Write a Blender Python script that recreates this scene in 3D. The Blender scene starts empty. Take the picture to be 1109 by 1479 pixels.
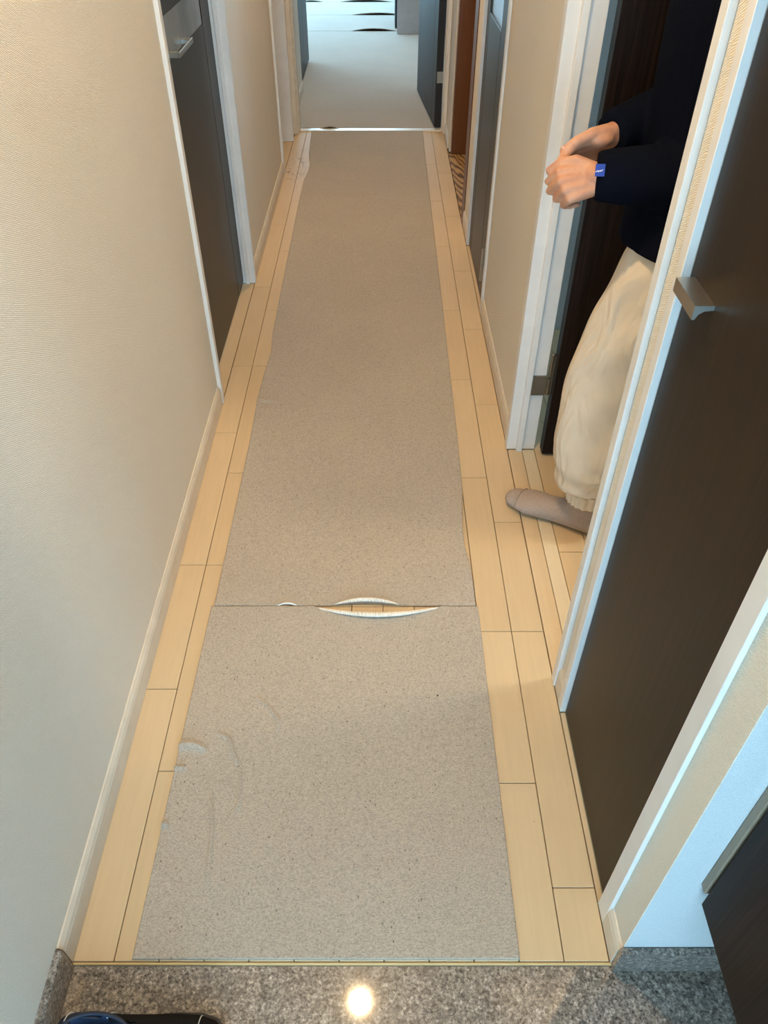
import bpy, bmesh, math, random
from mathutils import Vector, Matrix, noise as mnoise

random.seed(7)
SC = bpy.context.scene
COL = SC.collection

# ------------------------------------------------------------------ camera, world, exposure
FPX = 1107.0
cam_d = bpy.data.cameras.new('camera')
cam = bpy.data.objects.new('camera', cam_d)
COL.objects.link(cam)
cam.location = (0, 0, 1.43)
cam.rotation_euler = (math.radians(90) - math.atan2(1004.5, 1107.0), 0, 0)
cam_d.sensor_fit = 'AUTO'
cam_d.sensor_width = 36.0
cam_d.lens = FPX / 1479.0 * 36.0
cam_d.shift_x = 5.0 / 1479.0
cam_d.clip_start = 0.02
SC.camera = cam

SC.view_settings.view_transform = 'Standard'
SC.view_settings.look = 'None'
SC.view_settings.gamma = 1.0
SC.view_settings.use_curve_mapping = False
SC.view_settings.exposure = 0.0

SKY = (0.43, 0.75, 1.0)
SKY_STRENGTH = 10.0
WARM = (1.0, 0.68, 0.36)
HALL_LAMP_W = (21.5, 20.0)
ROOM_LAMP_W = 11.5
ENTRY_LAMP_W = 1.5
LIVING_FILL_W = 13.0

world = bpy.data.worlds.new('daylight')
SC.world = world
world.use_nodes = True
bg = world.node_tree.nodes['Background']
bg.inputs[0].default_value = (*SKY, 1)
bg.inputs[1].default_value = SKY_STRENGTH


def portal(name, loc, rot, sx, sy):
    """light portal filling an opening to the sky (adds no light of its own)"""
    l = bpy.data.lights.new(name, 'AREA')
    l.shape = 'RECTANGLE'
    l.size = sx
    l.size_y = sy
    l.cycles.is_portal = True
    o = bpy.data.objects.new(name, l)
    o.location = loc
    o.rotation_euler = rot
    COL.objects.link(o)


PI = math.pi
portal('entrance_portal', (0.15, -1.18, 1.05), (PI / 2, 0, PI), 1.0, 2.1)       # faces +Y
portal('living_window_portal', (-2.58, 9.2, 1.2), (0, -PI / 2, 0), 2.0, 2.9)   # faces +X
portal('added_far_window_portal', (-0.9, 10.98, 1.2), (-PI / 2, 0, 0), 3.0, 2.0)   # faces -Y, in the window added to brighten the living room
portal('washroom_open_side_portal', (1.58, 3.1, 1.3), (0, PI / 2, 0), 1.8, 0.6)  # open side of the unseen washroom, no window there
portal('bedroom_window_portal', (2.95, 2.1, 1.5), (0, PI / 2, 0), 1.0, 0.8)     # faces -X


# ------------------------------------------------------------------ materials
def new_mat(name):
    m = bpy.data.materials.new(name)
    m.use_nodes = True
    nt = m.node_tree
    return m, nt, nt.nodes['Principled BSDF']


def nd(nt, typ, **kw):
    n = nt.nodes.new(typ)
    for k, v in kw.items():
        setattr(n, k, v)
    return n


def ramp(nt, src, stops):
    r = nd(nt, 'ShaderNodeValToRGB')
    els = r.color_ramp.elements
    while len(els) < len(stops):
        els.new(0.5)
    for e, (p, c) in zip(els, stops):
        e.position = p
        e.color = (*c, 1) if len(c) == 3 else c
    nt.links.new(src, r.inputs[0])
    return r.outputs[0]


def coords(nt, kind='Object', scale=(1, 1, 1), rot=(0, 0, 0)):
    tc = nd(nt, 'ShaderNodeTexCoord')
    mp = nd(nt, 'ShaderNodeMapping')
    mp.inputs['Scale'].default_value = scale
    mp.inputs['Rotation'].default_value = rot
    nt.links.new(tc.outputs[kind], mp.inputs[0])
    return mp.outputs[0]


def noise(nt, vec, scale, detail=3.0, rough=0.55, dist=0.0):
    n = nd(nt, 'ShaderNodeTexNoise')
    n.inputs['Scale'].default_value = scale
    n.inputs['Detail'].default_value = detail
    n.inputs['Roughness'].default_value = rough
    n.inputs['Distortion'].default_value = dist
    nt.links.new(vec, n.inputs['Vector'])
    return n.outputs['Fac']


def bump(nt, bsdf, height, strength, dist=0.001):
    b = nd(nt, 'ShaderNodeBump')
    b.inputs['Strength'].default_value = strength
    b.inputs['Distance'].default_value = dist
    nt.links.new(height, b.inputs['Height'])
    nt.links.new(b.outputs[0], bsdf.inputs['Normal'])


def mixc(nt, fac, a, b, mode='MIX'):
    n = nd(nt, 'ShaderNodeMix', data_type='RGBA', blend_type=mode)
    for sock, v in ((n.inputs[0], fac), (n.inputs[6], a), (n.inputs[7], b)):
        if hasattr(v, 'is_output'):
            nt.links.new(v, sock)
        elif isinstance(v, (int, float)):
            sock.default_value = v
        else:
            sock.default_value = (*v, 1)
    return n.outputs[2]


def plain(name, c, rough=0.5, metal=0.0, spec=0.5, coat=0.0, vary=0.06, vscale=18.0):
    m, nt, b = new_mat(name)
    b.inputs['Roughness'].default_value = rough
    b.inputs['Metallic'].default_value = metal
    b.inputs['Specular IOR Level'].default_value = spec
    b.inputs['Coat Weight'].default_value = coat
    v = coords(nt)
    f = noise(nt, v, vscale)
    lo = tuple(x * (1 - vary) for x in c)
    hi = tuple(min(1, x * (1 + vary)) for x in c)
    nt.links.new(ramp(nt, f, [(0.3, lo), (0.7, hi)]), b.inputs['Base Color'])
    return m


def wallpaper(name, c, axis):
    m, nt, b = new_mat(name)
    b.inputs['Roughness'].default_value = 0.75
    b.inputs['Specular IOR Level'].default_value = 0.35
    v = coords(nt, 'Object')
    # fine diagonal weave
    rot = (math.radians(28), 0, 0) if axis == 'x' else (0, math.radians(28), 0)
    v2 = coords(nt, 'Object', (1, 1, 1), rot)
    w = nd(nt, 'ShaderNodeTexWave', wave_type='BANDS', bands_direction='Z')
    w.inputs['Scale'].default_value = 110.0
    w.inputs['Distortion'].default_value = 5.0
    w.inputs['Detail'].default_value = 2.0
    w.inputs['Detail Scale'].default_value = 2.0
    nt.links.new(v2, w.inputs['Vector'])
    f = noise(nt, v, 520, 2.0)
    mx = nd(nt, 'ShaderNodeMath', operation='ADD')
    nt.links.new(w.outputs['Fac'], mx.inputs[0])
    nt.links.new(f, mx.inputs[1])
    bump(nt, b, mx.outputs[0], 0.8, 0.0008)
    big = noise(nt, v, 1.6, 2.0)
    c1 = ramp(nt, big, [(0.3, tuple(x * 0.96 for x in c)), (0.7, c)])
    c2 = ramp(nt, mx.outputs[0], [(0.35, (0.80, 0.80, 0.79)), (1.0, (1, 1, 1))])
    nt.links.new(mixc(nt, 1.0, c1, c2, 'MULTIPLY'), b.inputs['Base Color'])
    return m


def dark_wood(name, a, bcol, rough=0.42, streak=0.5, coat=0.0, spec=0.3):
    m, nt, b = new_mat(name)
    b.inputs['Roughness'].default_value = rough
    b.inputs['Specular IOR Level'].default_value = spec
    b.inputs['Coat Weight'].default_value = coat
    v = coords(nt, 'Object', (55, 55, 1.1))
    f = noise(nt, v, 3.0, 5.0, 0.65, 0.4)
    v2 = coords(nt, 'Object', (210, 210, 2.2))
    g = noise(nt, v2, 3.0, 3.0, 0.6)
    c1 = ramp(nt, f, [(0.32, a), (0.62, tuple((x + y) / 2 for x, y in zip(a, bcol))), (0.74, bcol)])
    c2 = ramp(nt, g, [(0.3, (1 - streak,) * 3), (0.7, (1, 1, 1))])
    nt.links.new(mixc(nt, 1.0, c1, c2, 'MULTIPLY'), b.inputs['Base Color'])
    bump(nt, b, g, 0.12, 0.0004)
    return m


def plank_mat(name, c):
    m, nt, b = new_mat(name)
    b.inputs['Roughness'].default_value = 0.45
    b.inputs['Specular IOR Level'].default_value = 0.3
    g = nd(nt, 'ShaderNodeNewGeometry')
    mp = nd(nt, 'ShaderNodeMapping')
    mp.inputs['Scale'].default_value = (40, 2.2, 40)
    nt.links.new(g.outputs['Position'], mp.inputs[0])
    f = noise(nt, mp.outputs[0], 2.5, 4.0, 0.6, 0.5)
    c1 = ramp(nt, f, [(0.3, tuple(x * 0.93 for x in c)), (0.7, c)])
    f2 = noise(nt, g.outputs['Position'], 3.0, 2.0)
    c2 = ramp(nt, f2, [(0.3, (0.95, 0.94, 0.92)), (0.7, (1, 1, 1))])
    col = mixc(nt, 1.0, c1, c2, 'MULTIPLY')
    oi = nd(nt, 'ShaderNodeObjectInfo')
    c3 = ramp(nt, oi.outputs['Random'], [(0.0, (0.94, 0.93, 0.91)), (1.0, (1, 1, 1))])
    col = mixc(nt, 1.0, col, c3, 'MULTIPLY')
    # glue scuffs where old tape was pulled off, by the far end of the hall
    sub = nd(nt, 'ShaderNodeVectorMath', operation='SUBTRACT')
    sub.inputs[1].default_value = (-0.465, 4.42, 0.0)
    nt.links.new(g.outputs['Position'], sub.inputs[0])
    sc_ = nd(nt, 'ShaderNodeVectorMath', operation='MULTIPLY')
    sc_.inputs[1].default_value = (14, 2.8, 1)
    nt.links.new(sub.outputs[0], sc_.inputs[0])
    ln = nd(nt, 'ShaderNodeVectorMath', operation='LENGTH')
    nt.links.new(sc_.outputs[0], ln.inputs[0])
    inside = ramp(nt, ln.outputs['Value'], [(0.45, (1, 1, 1)), (1.0, (0, 0, 0))])
    fs = noise(nt, g.outputs['Position'], 38, 4.0, 0.7, 1.0)
    fsr = ramp(nt, fs, [(0.56, (0, 0, 0)), (0.63, (1, 1, 1))])
    msk = mixc(nt, 1.0, inside, fsr, 'MULTIPLY')
    col = mixc(nt, msk, col, (0.16, 0.10, 0.045))
    # tiny dirt specks
    vs = nd(nt, 'ShaderNodeTexVoronoi')
    vs.inputs['Scale'].default_value = 9.0
    nt.links.new(g.outputs['Position'], vs.inputs['Vector'])
    sp = ramp(nt, vs.outputs['Distance'], [(0.016, (1, 1, 1)), (0.022, (0, 0, 0))])
    col = mixc(nt, sp, col, (0.18, 0.10, 0.04))
    nt.links.new(col, b.inputs['Base Color'])
    bump(nt, b, f, 0.05, 0.0004)
    return m


def felt_mat(name, c):
    m, nt, b = new_mat(name)
    b.inputs['Roughness'].default_value = 0.95
    b.inputs['Specular IOR Level'].default_value = 0.15
    b.inputs['Sheen Weight'].default_value = 0.15
    g = nd(nt, 'ShaderNodeNewGeometry')
    p = g.outputs['Position']
    mpa = nd(nt, 'ShaderNodeMapping')
    mpa.inputs['Scale'].default_value = (0.75, 1.25, 1)
    nt.links.new(p, mpa.inputs[0])
    f = noise(nt, mpa.outputs[0], 360, 4.0, 0.75)
    c1 = ramp(nt, f, [(0.30, tuple(x * 0.55 for x in c)), (0.5, c), (0.70, tuple(x * 1.30 for x in c))])
    big = noise(nt, p, 3.5, 3.0)
    c2 = ramp(nt, big, [(0.3, (0.93, 0.93, 0.93)), (0.7, (1, 1, 1))])
    col = mixc(nt, 1.0, c1, c2, 'MULTIPLY')
    # elongated dark flecks
    mp = nd(nt, 'ShaderNodeMapping')
    mp.inputs['Scale'].default_value = (1.0, 0.55, 1.0)
    mp.inputs['Rotation'].default_value = (0, 0, 0.5)
    nt.links.new(p, mp.inputs[0])
    v = nd(nt, 'ShaderNodeTexVoronoi')
    v.inputs['Scale'].default_value = 95
    nt.links.new(mp.outputs[0], v.inputs['Vector'])
    fl = ramp(nt, v.outputs['Distance'], [(0.08, (1, 1, 1)), (0.15, (0, 0, 0))])
    fn = noise(nt, p, 45, 2.0)
    fl = mixc(nt, 1.0, fl, ramp(nt, fn, [(0.42, (0, 0, 0)), (0.56, (1, 1, 1))]), 'MULTIPLY')
    col = mixc(nt, fl, col, tuple(x * 0.38 for x in c))
    v2 = nd(nt, 'ShaderNodeTexVoronoi')
    v2.inputs['Scale'].default_value = 6
    nt.links.new(p, v2.inputs['Vector'])
    s2 = ramp(nt, v2.outputs['Distance'], [(0.011, (1, 1, 1)), (0.016, (0, 0, 0))])
    col = mixc(nt, s2, col, tuple(x * 0.12 for x in c))
    nt.links.new(col, b.inputs['Base Color'])
    bump(nt, b, f, 0.6, 0.0015)
    return m


def granite_mat(name, k=1.0):
    m, nt, b = new_mat(name)
    b.inputs['Roughness'].default_value = 0.32
    b.inputs['Specular IOR Level'].default_value = 0.25
    b.inputs['Coat Weight'].default_value = 0.6
    b.inputs['Coat Roughness'].default_value = 0.05
    g = nd(nt, 'ShaderNodeNewGeometry')
    p = g.outputs['Position']
    f = noise(nt, p, 190, 5.0, 0.8, 0.4)
    c1 = ramp(nt, f, [(0.37, (0.022 * k, 0.02 * k, 0.018 * k)), (0.45, (0.16 * k, 0.142 * k, 0.125 * k)),
                      (0.56, (0.30 * k, 0.268 * k, 0.24 * k)), (0.67, (0.62 * k, 0.58 * k, 0.54 * k))])
    v = nd(nt, 'ShaderNodeTexVoronoi')
    v.inputs['Scale'].default_value = 120
    nt.links.new(p, v.inputs['Vector'])
    c2 = ramp(nt, v.outputs['Color'], [(0.15, (0.55, 0.54, 0.53)), (0.8, (1.15, 1.12, 1.08))])
    nt.links.new(mixc(nt, 1.0, c1, c2, 'MULTIPLY'), b.inputs['Base Color'])
    return m


def swirl_wood(name):
    m, nt, b = new_mat(name)
    b.inputs['Roughness'].default_value = 0.4
    v = coords(nt, 'Object', (3.0, 0.55, 1))
    w = nd(nt, 'ShaderNodeTexWave', wave_type='RINGS', rings_direction='Z')
    w.inputs['Scale'].default_value = 6
    w.inputs['Distortion'].default_value = 7.0
    w.inputs['Detail'].default_value = 1.5
    w.inputs['Detail Scale'].default_value = 1.1
    nt.links.new(v, w.inputs['Vector'])
    nt.links.new(ramp(nt, w.outputs['Fac'], [(0.10, (0.10, 0.045, 0.014)), (0.38, (0.36, 0.215, 0.09)), (0.9, (0.50, 0.32, 0.15))]),
                 b.inputs['Base Color'])
    return m


def knit_mat(name, c):
    m, nt, b = new_mat(name)
    b.inputs['Roughness'].default_value = 0.95
    b.inputs['Specular IOR Level'].default_value = 0.03
    v = coords(nt)
    f = noise(nt, v, 260, 2.0)
    nt.links.new(ramp(nt, f, [(0.3, tuple(x * 0.8 for x in c)), (0.7, c)]), b.inputs['Base Color'])
    bump(nt, b, f, 0.3, 0.001)
    return m


def skin_mat(name):
    m, nt, b = new_mat(name)
    b.inputs['Roughness'].default_value = 0.5
    b.inputs['Subsurface Weight'].default_value = 0.12
    b.inputs['Subsurface Radius'].default_value = (0.012, 0.005, 0.003)
    b.inputs['Subsurface Scale'].default_value = 0.5
    v = coords(nt)
    f = noise(nt, v, 40, 3.0)
    nt.links.new(ramp(nt, f, [(0.3, (0.50, 0.235, 0.145)), (0.7, (0.60, 0.32, 0.20))]), b.inputs['Base Color'])
    return m


M = {}
M['wallL'] = wallpaper('wallpaper_weave_side', (0.82, 0.755, 0.64), 'x')
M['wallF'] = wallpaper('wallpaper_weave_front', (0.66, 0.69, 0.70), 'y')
M['ceil'] = plain('ceiling_paper', (0.72, 0.69, 0.62), 0.9)
M['trim'] = plain('trim_white', (0.74, 0.725, 0.70), 0.38, vary=0.05, vscale=9)
M['base'] = plain('baseboard_beige', (0.66, 0.585, 0.48), 0.45)
M['plank'] = plank_mat('pale_plank', (0.67, 0.505, 0.315))
M['sill'] = plank_mat('sill_board_pale', (0.72, 0.60, 0.42))
M['nose'] = plain('step_edge', (0.60, 0.42, 0.19), 0.45)
M['gap'] = plain('plank_joint', (0.30, 0.19, 0.08), 0.9)
M['felt'] = felt_mat('felt_runner', (0.455, 0.395, 0.325))
M['felt2'] = felt_mat('felt_living', (0.50, 0.455, 0.40))
M['lip'] = plain('felt_backing', (0.78, 0.76, 0.70), 0.8)
M['granite'] = granite_mat('granite')
M['darkwood'] = dark_wood('closet_dark_wood', (0.016, 0.0095, 0.005), (0.044, 0.026, 0.012), 0.42, 0.4, spec=0.22)
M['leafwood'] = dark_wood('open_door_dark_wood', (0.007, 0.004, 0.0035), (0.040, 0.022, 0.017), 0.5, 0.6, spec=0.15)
M['greydoor'] = dark_wood('grey_brown_door', (0.034, 0.028, 0.019), (0.042, 0.034, 0.024), 0.36, 0.2, spec=0.22)
M['bluedoor'] = dark_wood('slate_door', (0.036, 0.037, 0.042), (0.046, 0.047, 0.052), 0.45, 0.2, spec=0.2)
M['cabwood'] = dark_wood('shoe_cabinet_wood', (0.006, 0.0045, 0.004), (0.050, 0.024, 0.017), 0.5, 0.6, spec=0.15)
M['cabedge'] = plain('cabinet_edge', (0.26, 0.21, 0.15), 0.5)
M['brown'] = dark_wood('brown_wood', (0.150, 0.052, 0.014), (0.235, 0.092, 0.026), 0.42, 0.3)
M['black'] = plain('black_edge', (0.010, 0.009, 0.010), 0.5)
M['swirl'] = swirl_wood('swirl_grain')
M['steel'] = plain('brushed_steel', (0.50, 0.47, 0.42), 0.34, 1.0)
M['hinge'] = plain('dull_hinge', (0.20, 0.18, 0.14), 0.45, 0.8)
M['alu'] = plain('threshold_metal', (0.82, 0.78, 0.70), 0.3, 0.2)
M['counter'] = plain('counter_panel', (0.42, 0.43, 0.46), 0.5)
M['skin'] = skin_mat('skin')
M['nail'] = plain('nail', (0.72, 0.42, 0.32), 0.25)
M['sweater'] = knit_mat('navy_knit', (0.0045, 0.006, 0.0125))
m, nt, b = new_mat('cream_cotton')
b.inputs['Roughness'].default_value = 0.9
b.inputs['Specular IOR Level'].default_value = 0.1
nt.links.new(ramp(nt, noise(nt, coords(nt), 9, 3.0), [(0.3, (0.72, 0.635, 0.525)), (0.7, (0.77, 0.69, 0.575))]), b.inputs['Base Color'])
bump(nt, b, noise(nt, coords(nt, 'Object', (1, 1, 0.45)), 13, 2.5, 0.5, 0.8), 0.8, 0.035)
M['trouser'] = m
M['sock'] = knit_mat('taupe_knit', (0.44, 0.355, 0.31))
M['tag'] = plain('blue_tag', (0.012, 0.05, 0.36), 0.6)
M['white'] = plain('white_thread', (0.75, 0.78, 0.82), 0.6)
M['hair'] = knit_mat('dark_hair', (0.018, 0.012, 0.009))
M['shoe_black'] = knit_mat('shoe_black', (0.018, 0.016, 0.015))
M['shoe_navy'] = plain('shoe_navy', (0.006, 0.013, 0.034), 0.6)
M['shoe_lining'] = knit_mat('shoe_lining', (0.05, 0.075, 0.14))
M['shoe_insole'] = knit_mat('shoe_insole', (0.55, 0.55, 0.57))
M['shoe_sole'] = plain('shoe_sole', (0.03, 0.03, 0.035), 0.7)

m, nt, b = new_mat('frosted_pane_grey')
b.inputs['Roughness'].default_value = 0.28
b.inputs['Specular IOR Level'].default_value = 0.7
nt.links.new(ramp(nt, noise(nt, coords(nt, 'Object', (1, 5, 1.5)), 3.0, 2.0), [(0.3, (0.13, 0.145, 0.15)), (0.7, (0.23, 0.25, 0.255))]), b.inputs['Base Color'])
M['pane_grey'] = m
m, nt, b = new_mat('frosted_pane_clear')
b.inputs['Roughness'].default_value = 0.35
b.inputs['Transmission Weight'].default_value = 0.9
b.inputs['IOR'].default_value = 1.3
nt.links.new(ramp(nt, noise(nt, coords(nt), 12, 2.0), [(0.3, (0.75, 0.85, 0.95)), (0.7, (0.9, 0.95, 1.0))]), b.inputs['Base Color'])
M['pane_clear'] = m
m, nt, b = new_mat('lamp_lens')
nt.links.new(ramp(nt, noise(nt, coords(nt), 5, 1.0), [(0, (0.9, 0.85, 0.75)), (1, (0.95, 0.9, 0.8))]), b.inputs['Base Color'])
b.inputs['Emission Color'].default_value = (*WARM, 1)
b.inputs['Emission Strength'].default_value = 45
M['lens'] = m


# ------------------------------------------------------------------ helpers
def tag(o, label=None, cat=None, group=None, kind=None):
    if label: o['label'] = label
    if cat: o['category'] = cat
    if group: o['group'] = group
    if kind: o['kind'] = kind
    return o


def obj(name, bm, mat, parent=None, smooth=False):
    me = bpy.data.meshes.new(name)
    bmesh.ops.recalc_face_normals(bm, faces=bm.faces)
    bm.to_mesh(me)
    bm.free()
    me.materials.append(M[mat] if isinstance(mat, str) else mat)
    if smooth:
        for p in me.polygons:
            p.use_smooth = True
    o = bpy.data.objects.new(name, me)
    COL.objects.link(o)
    if parent: o.parent = parent
    return o


def empty(name, loc=(0, 0, 0)):
    o = bpy.data.objects.new(name, None)
    o.empty_display_size = 0.05
    COL.objects.link(o)
    o.location = loc
    if any(loc):
        bpy.context.view_layer.update()
    return o


def box(bm, x0, x1, y0, y1, z0, z1, bev=0.0):
    if bev:
        t = bmesh.new()
        box(t, x0, x1, y0, y1, z0, z1)
        bmesh.ops.bevel(t, geom=t.edges[:], offset=bev, segments=1, affect='EDGES', profile=0.5)
        join(bm, t)
        return
    vs = [bm.verts.new((x, y, z)) for x in (x0, x1) for y in (y0, y1) for z in (z0, z1)]
    for f in ((0, 1, 3, 2), (4, 6, 7, 5), (0, 4, 5, 1), (2, 3, 7, 6), (0, 2, 6, 4), (1, 5, 7, 3)):
        bm.faces.new([vs[i] for i in f])


def join(bm, other):
    me = bpy.data.meshes.new('tmp')
    other.to_mesh(me)
    other.free()
    bm.from_mesh(me)
    bpy.data.meshes.remove(me)


def bx(name, mat, parent, *a, bev=0.0):
    bm = bmesh.new()
    box(bm, *a, bev=bev)
    return obj(name, bm, mat, parent)


def boxes(name, mat, parent, lst, bev=0.0):
    bm = bmesh.new()
    for a in lst:
        box(bm, *a, bev=bev)
    return obj(name, bm, mat, parent)


def struct(o, label, cat):
    return tag(o, label, cat, None, 'structure')


def prism_y(name, mat, parent, prof, y0, y1):
    """profile of (x, z) points run along y"""
    bm = bmesh.new()
    a = [bm.verts.new((x, y0, z)) for x, z in prof]
    c = [bm.verts.new((x, y1, z)) for x, z in prof]
    n = len(prof)
    for i in range(n):
        bm.faces.new((a[i], a[(i + 1) % n], c[(i + 1) % n], c[i]))
    bm.faces.new(a)
    bm.faces.new(c[::-1])
    return obj(name, bm, mat, parent)


def cyl(bm, p0, p1, r0, r1=None, n=16):
    r1 = r0 if r1 is None else r1
    p0, p1 = Vector(p0), Vector(p1)
    d = (p1 - p0).normalized()
    a = d.orthogonal().normalized()
    c = d.cross(a)
    A, B = [], []
    for i in range(n):
        t = 2 * PI * i / n
        o = a * math.cos(t) + c * math.sin(t)
        A.append(bm.verts.new(p0 + o * r0))
        B.append(bm.verts.new(p1 + o * r1))
    for i in range(n):
        bm.faces.new((A[i], A[(i + 1) % n], B[(i + 1) % n], B[i]))
    bm.faces.new(A[::-1])
    bm.faces.new(B)


def ellipsoid(bm, c, r, rot=None, seg=20, rings=12):
    mt = Matrix.Translation(c)
    if rot is not None:
        mt = mt @ rot.to_4x4()
    mt = mt @ Matrix.Diagonal((*r, 1))
    bmesh.ops.create_uvsphere(bm, u_segments=seg, v_segments=rings, radius=1.0, matrix=mt)


def loft(bm, pts, radii, n=24, ref=(0, 1, 0), wob=None):
    """tube through pts; radii = r or (r_along_ref, r_across); ref = side direction; wob(i, t) -> radius factor"""
    pts = [Vector(p) for p in pts]
    rings = []
    ref = Vector(ref)
    for i, p in enumerate(pts):
        t = (pts[min(i + 1, len(pts) - 1)] - pts[max(i - 1, 0)]).normalized()
        s = (ref - t * ref.dot(t)).normalized()
        c = t.cross(s)
        r = radii[i]
        ra, rb = r if isinstance(r, (tuple, list)) else (r, r)
        ring = []
        for k in range(n):
            a = 2 * PI * k / n
            w = wob(i, a) if wob else 1.0
            ring.append(bm.verts.new(p + (s * math.cos(a) * ra + c * math.sin(a) * rb) * w))
        rings.append(ring)
    for A, B in zip(rings, rings[1:]):
        for k in range(n):
            bm.faces.new((A[k], A[(k + 1) % n], B[(k + 1) % n], B[k]))
    bm.faces.new(rings[0][::-1])
    bm.faces.new(rings[-1])
    return rings


def interp(pts, radii, sub=6):
    """Catmull-Rom refinement of a centre line with radii"""
    P = [Vector(p) for p in pts]
    R = [Vector(r if isinstance(r, (tuple, list)) else (r, r)) for r in radii]
    op, orr = [], []
    for i in range(len(P) - 1):
        for s in range(sub):
            t = s / sub
            def cr(A):
                a, b_, c, d = A[max(i - 1, 0)], A[i], A[i + 1], A[min(i + 2, len(A) - 1)]
                return 0.5 * ((2 * b_) + (c - a) * t + (2 * a - 5 * b_ + 4 * c - d) * t * t + (3 * b_ - a - 3 * c + d) * t ** 3)
            op.append(cr(P)); orr.append(tuple(cr(R)))
    op.append(P[-1]); orr.append(tuple(R[-1]))
    return op, orr


def chain(bm, pts, radii, n=14):
    """union-ready chain of tapered capsules"""
    for i in range(len(pts) - 1):
        cyl(bm, pts[i], pts[i + 1], radii[i], radii[i + 1], n)
    for p, r in zip(pts, radii):
        ellipsoid(bm, p, (r, r, r), None, n, 8)


def remesh(o, voxel, smooth_it=4, fac=0.5):
    r = o.modifiers.new('remesh', 'REMESH')
    r.mode = 'VOXEL'
    r.voxel_size = voxel
    r.use_smooth_shade = True
    s = o.modifiers.new('smooth', 'SMOOTH')
    s.factor = fac
    s.iterations = smooth_it
    return o


# ------------------------------------------------------------------ structure
XL, XR = -0.527, 0.394          # wall faces
STEP = 0.446                    # front edge of the raised floor
HC = 2.40                       # ceiling
DH = 2.02                       # door opening height
LIV0 = 5.09                     # living room starts
ZG = -0.004                     # granite level

# sub floor and planks
floor = boxes('floor', 'gap', None, [(-0.66, 0.60, STEP + 0.001, 5.06, -0.05, -0.0125), (0.60, 3.0, 1.03, 2.6, -0.05, -0.0125)])
struct(floor, 'pale wooden strip floor of the narrow hallway', 'floor')


def plank(x0, x1, y0, y1, mat='plank'):
    bm = bmesh.new()
    g = 0.0008
    box(bm, x0 + g, x1 - g, y0 + g, y1 - g, -0.012, 0.0, bev=0.0007)
    return obj('plank', bm, mat, floor)


known = {0: [0.993, 1.373, 1.946, 2.34, 2.95, 3.6, 4.2, 4.7], 1: [0.796, 1.373, 1.747, 2.34, 2.75, 3.3, 3.9, 4.5],
         10: [0.770, 1.155, 1.725, 2.25, 2.75, 3.35, 3.9, 4.45], 11: [0.568, 1.155, 1.535, 2.10, 2.6, 3.1, 3.7, 4.3]}
for k in range(12):
    x0 = -0.526 + 0.076 * k
    x1 = x0 + 0.076
    if k == 0:
        x0 = -0.520
    if k in known:
        js = known[k]
    elif 4 <= k <= 8:
        js = [0.86 + 0.02 * (k % 3), 1.232, 1.75 + 0.1 * (k % 2), 2.5, 3.3, 4.1]
    else:
        js = [0.7 + 0.13 * (k % 3), 1.3, 2.1 + 0.1 * (k % 2), 2.9, 3.7, 4.4]
    ys = [STEP + 0.0015] + js + [5.06]
    for a, b_ in zip(ys, ys[1:]):
        plank(x0, x1, a, b_)
# door reveals and the side room
plank(-0.60, -0.521, 2.131, 2.984)
plank(-0.64, -0.521, 4.312, 4.85)
plank(0.387, 0.430, 1.035, 1.86)
plank(0.3865, 0.398, 0.543, 0.933)
plank(0.3865, 0.45, 2.743, 3.361)
plank(0.430, 0.468, 1.035, 1.86, 'sill')
for k in range(10):
    x0 = 0.468 + 0.076 * k
    for a, b_ in zip([1.035, 1.42 + 0.05 * (k % 3), 2.0 + 0.06 * (k % 2), 2.6], [1.42 + 0.05 * (k % 3), 2.0 + 0.06 * (k % 2), 2.6]):
        plank(x0, x0 + 0.076, a, b_)
bx('step_edge', 'nose', floor, -0.527, 0.398, STEP - 0.003, STEP + 0.001, -0.03, -0.0008, bev=0.0008)

# entrance granite
fe = struct(bx('floor_entrance', 'granite', None, -0.527, 0.95, -1.2, STEP - 0.004, -0.06, ZG), 'speckled grey granite entrance floor below the wooden hallway', 'floor')
def skirt(name, mesh_args, prof_axis):
    pass
sk = prism_y('trim_1', 'granite', None, [(-0.527, ZG), (-0.5155, ZG), (-0.5155, 0.068), (-0.518, 0.071), (-0.527, 0.071)], -1.2, STEP - 0.004)
struct(sk, 'granite skirting along the long wall beside the entrance floor', 'skirting')
bm = bmesh.new()
box(bm, 0.388, 0.95, STEP - 0.012, STEP - 0.0005, ZG, 0.073, bev=0.0012)
sk2 = obj('trim_2', bm, 'granite')
struct(sk2, 'granite skirting under the blue-lit wall by the shoe cabinet', 'skirting')

# walls
wl = boxes('wall_left', 'wallL', None, [
    (-0.66, XL, -1.2, 2.118, -0.02, HC), (-0.66, XL, 2.995, 4.30, 0, HC), (-0.66, XL, 4.86, 5.085, 0, HC),
    (-0.66, XL, 2.118, 2.995, DH + 0.02, HC), (-0.66, XL, 4.30, 4.86, DH + 0.02, HC)])
struct(wl, 'long beige woven-paper wall with two dark doors', 'wall')
wr = boxes('wall_right', 'wallL', None, [
    (XR, 0.50, 0.4468, 0.53, -0.02, HC), (XR, 0.50, 0.955, 1.02, 0, HC), (XR, 0.466, 1.872, 2.735, 0, HC),
    (XR, 0.50, 3.37, 3.61, 0, HC), (XR, 0.50, 4.66, 5.085, 0, HC),
    (XR, 0.50, 0.53, 0.955, DH + 0.02, HC), (XR, 0.50, 1.02, 1.872, DH + 0.02, HC), (XR, 0.50, 2.735, 3.37, DH + 0.02, HC),
    (XR, 0.50, 3.70, 4.66, DH + 0.02, HC)])
struct(wr, 'beige wall with closet, open doorway and dark doors', 'wall')
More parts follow.
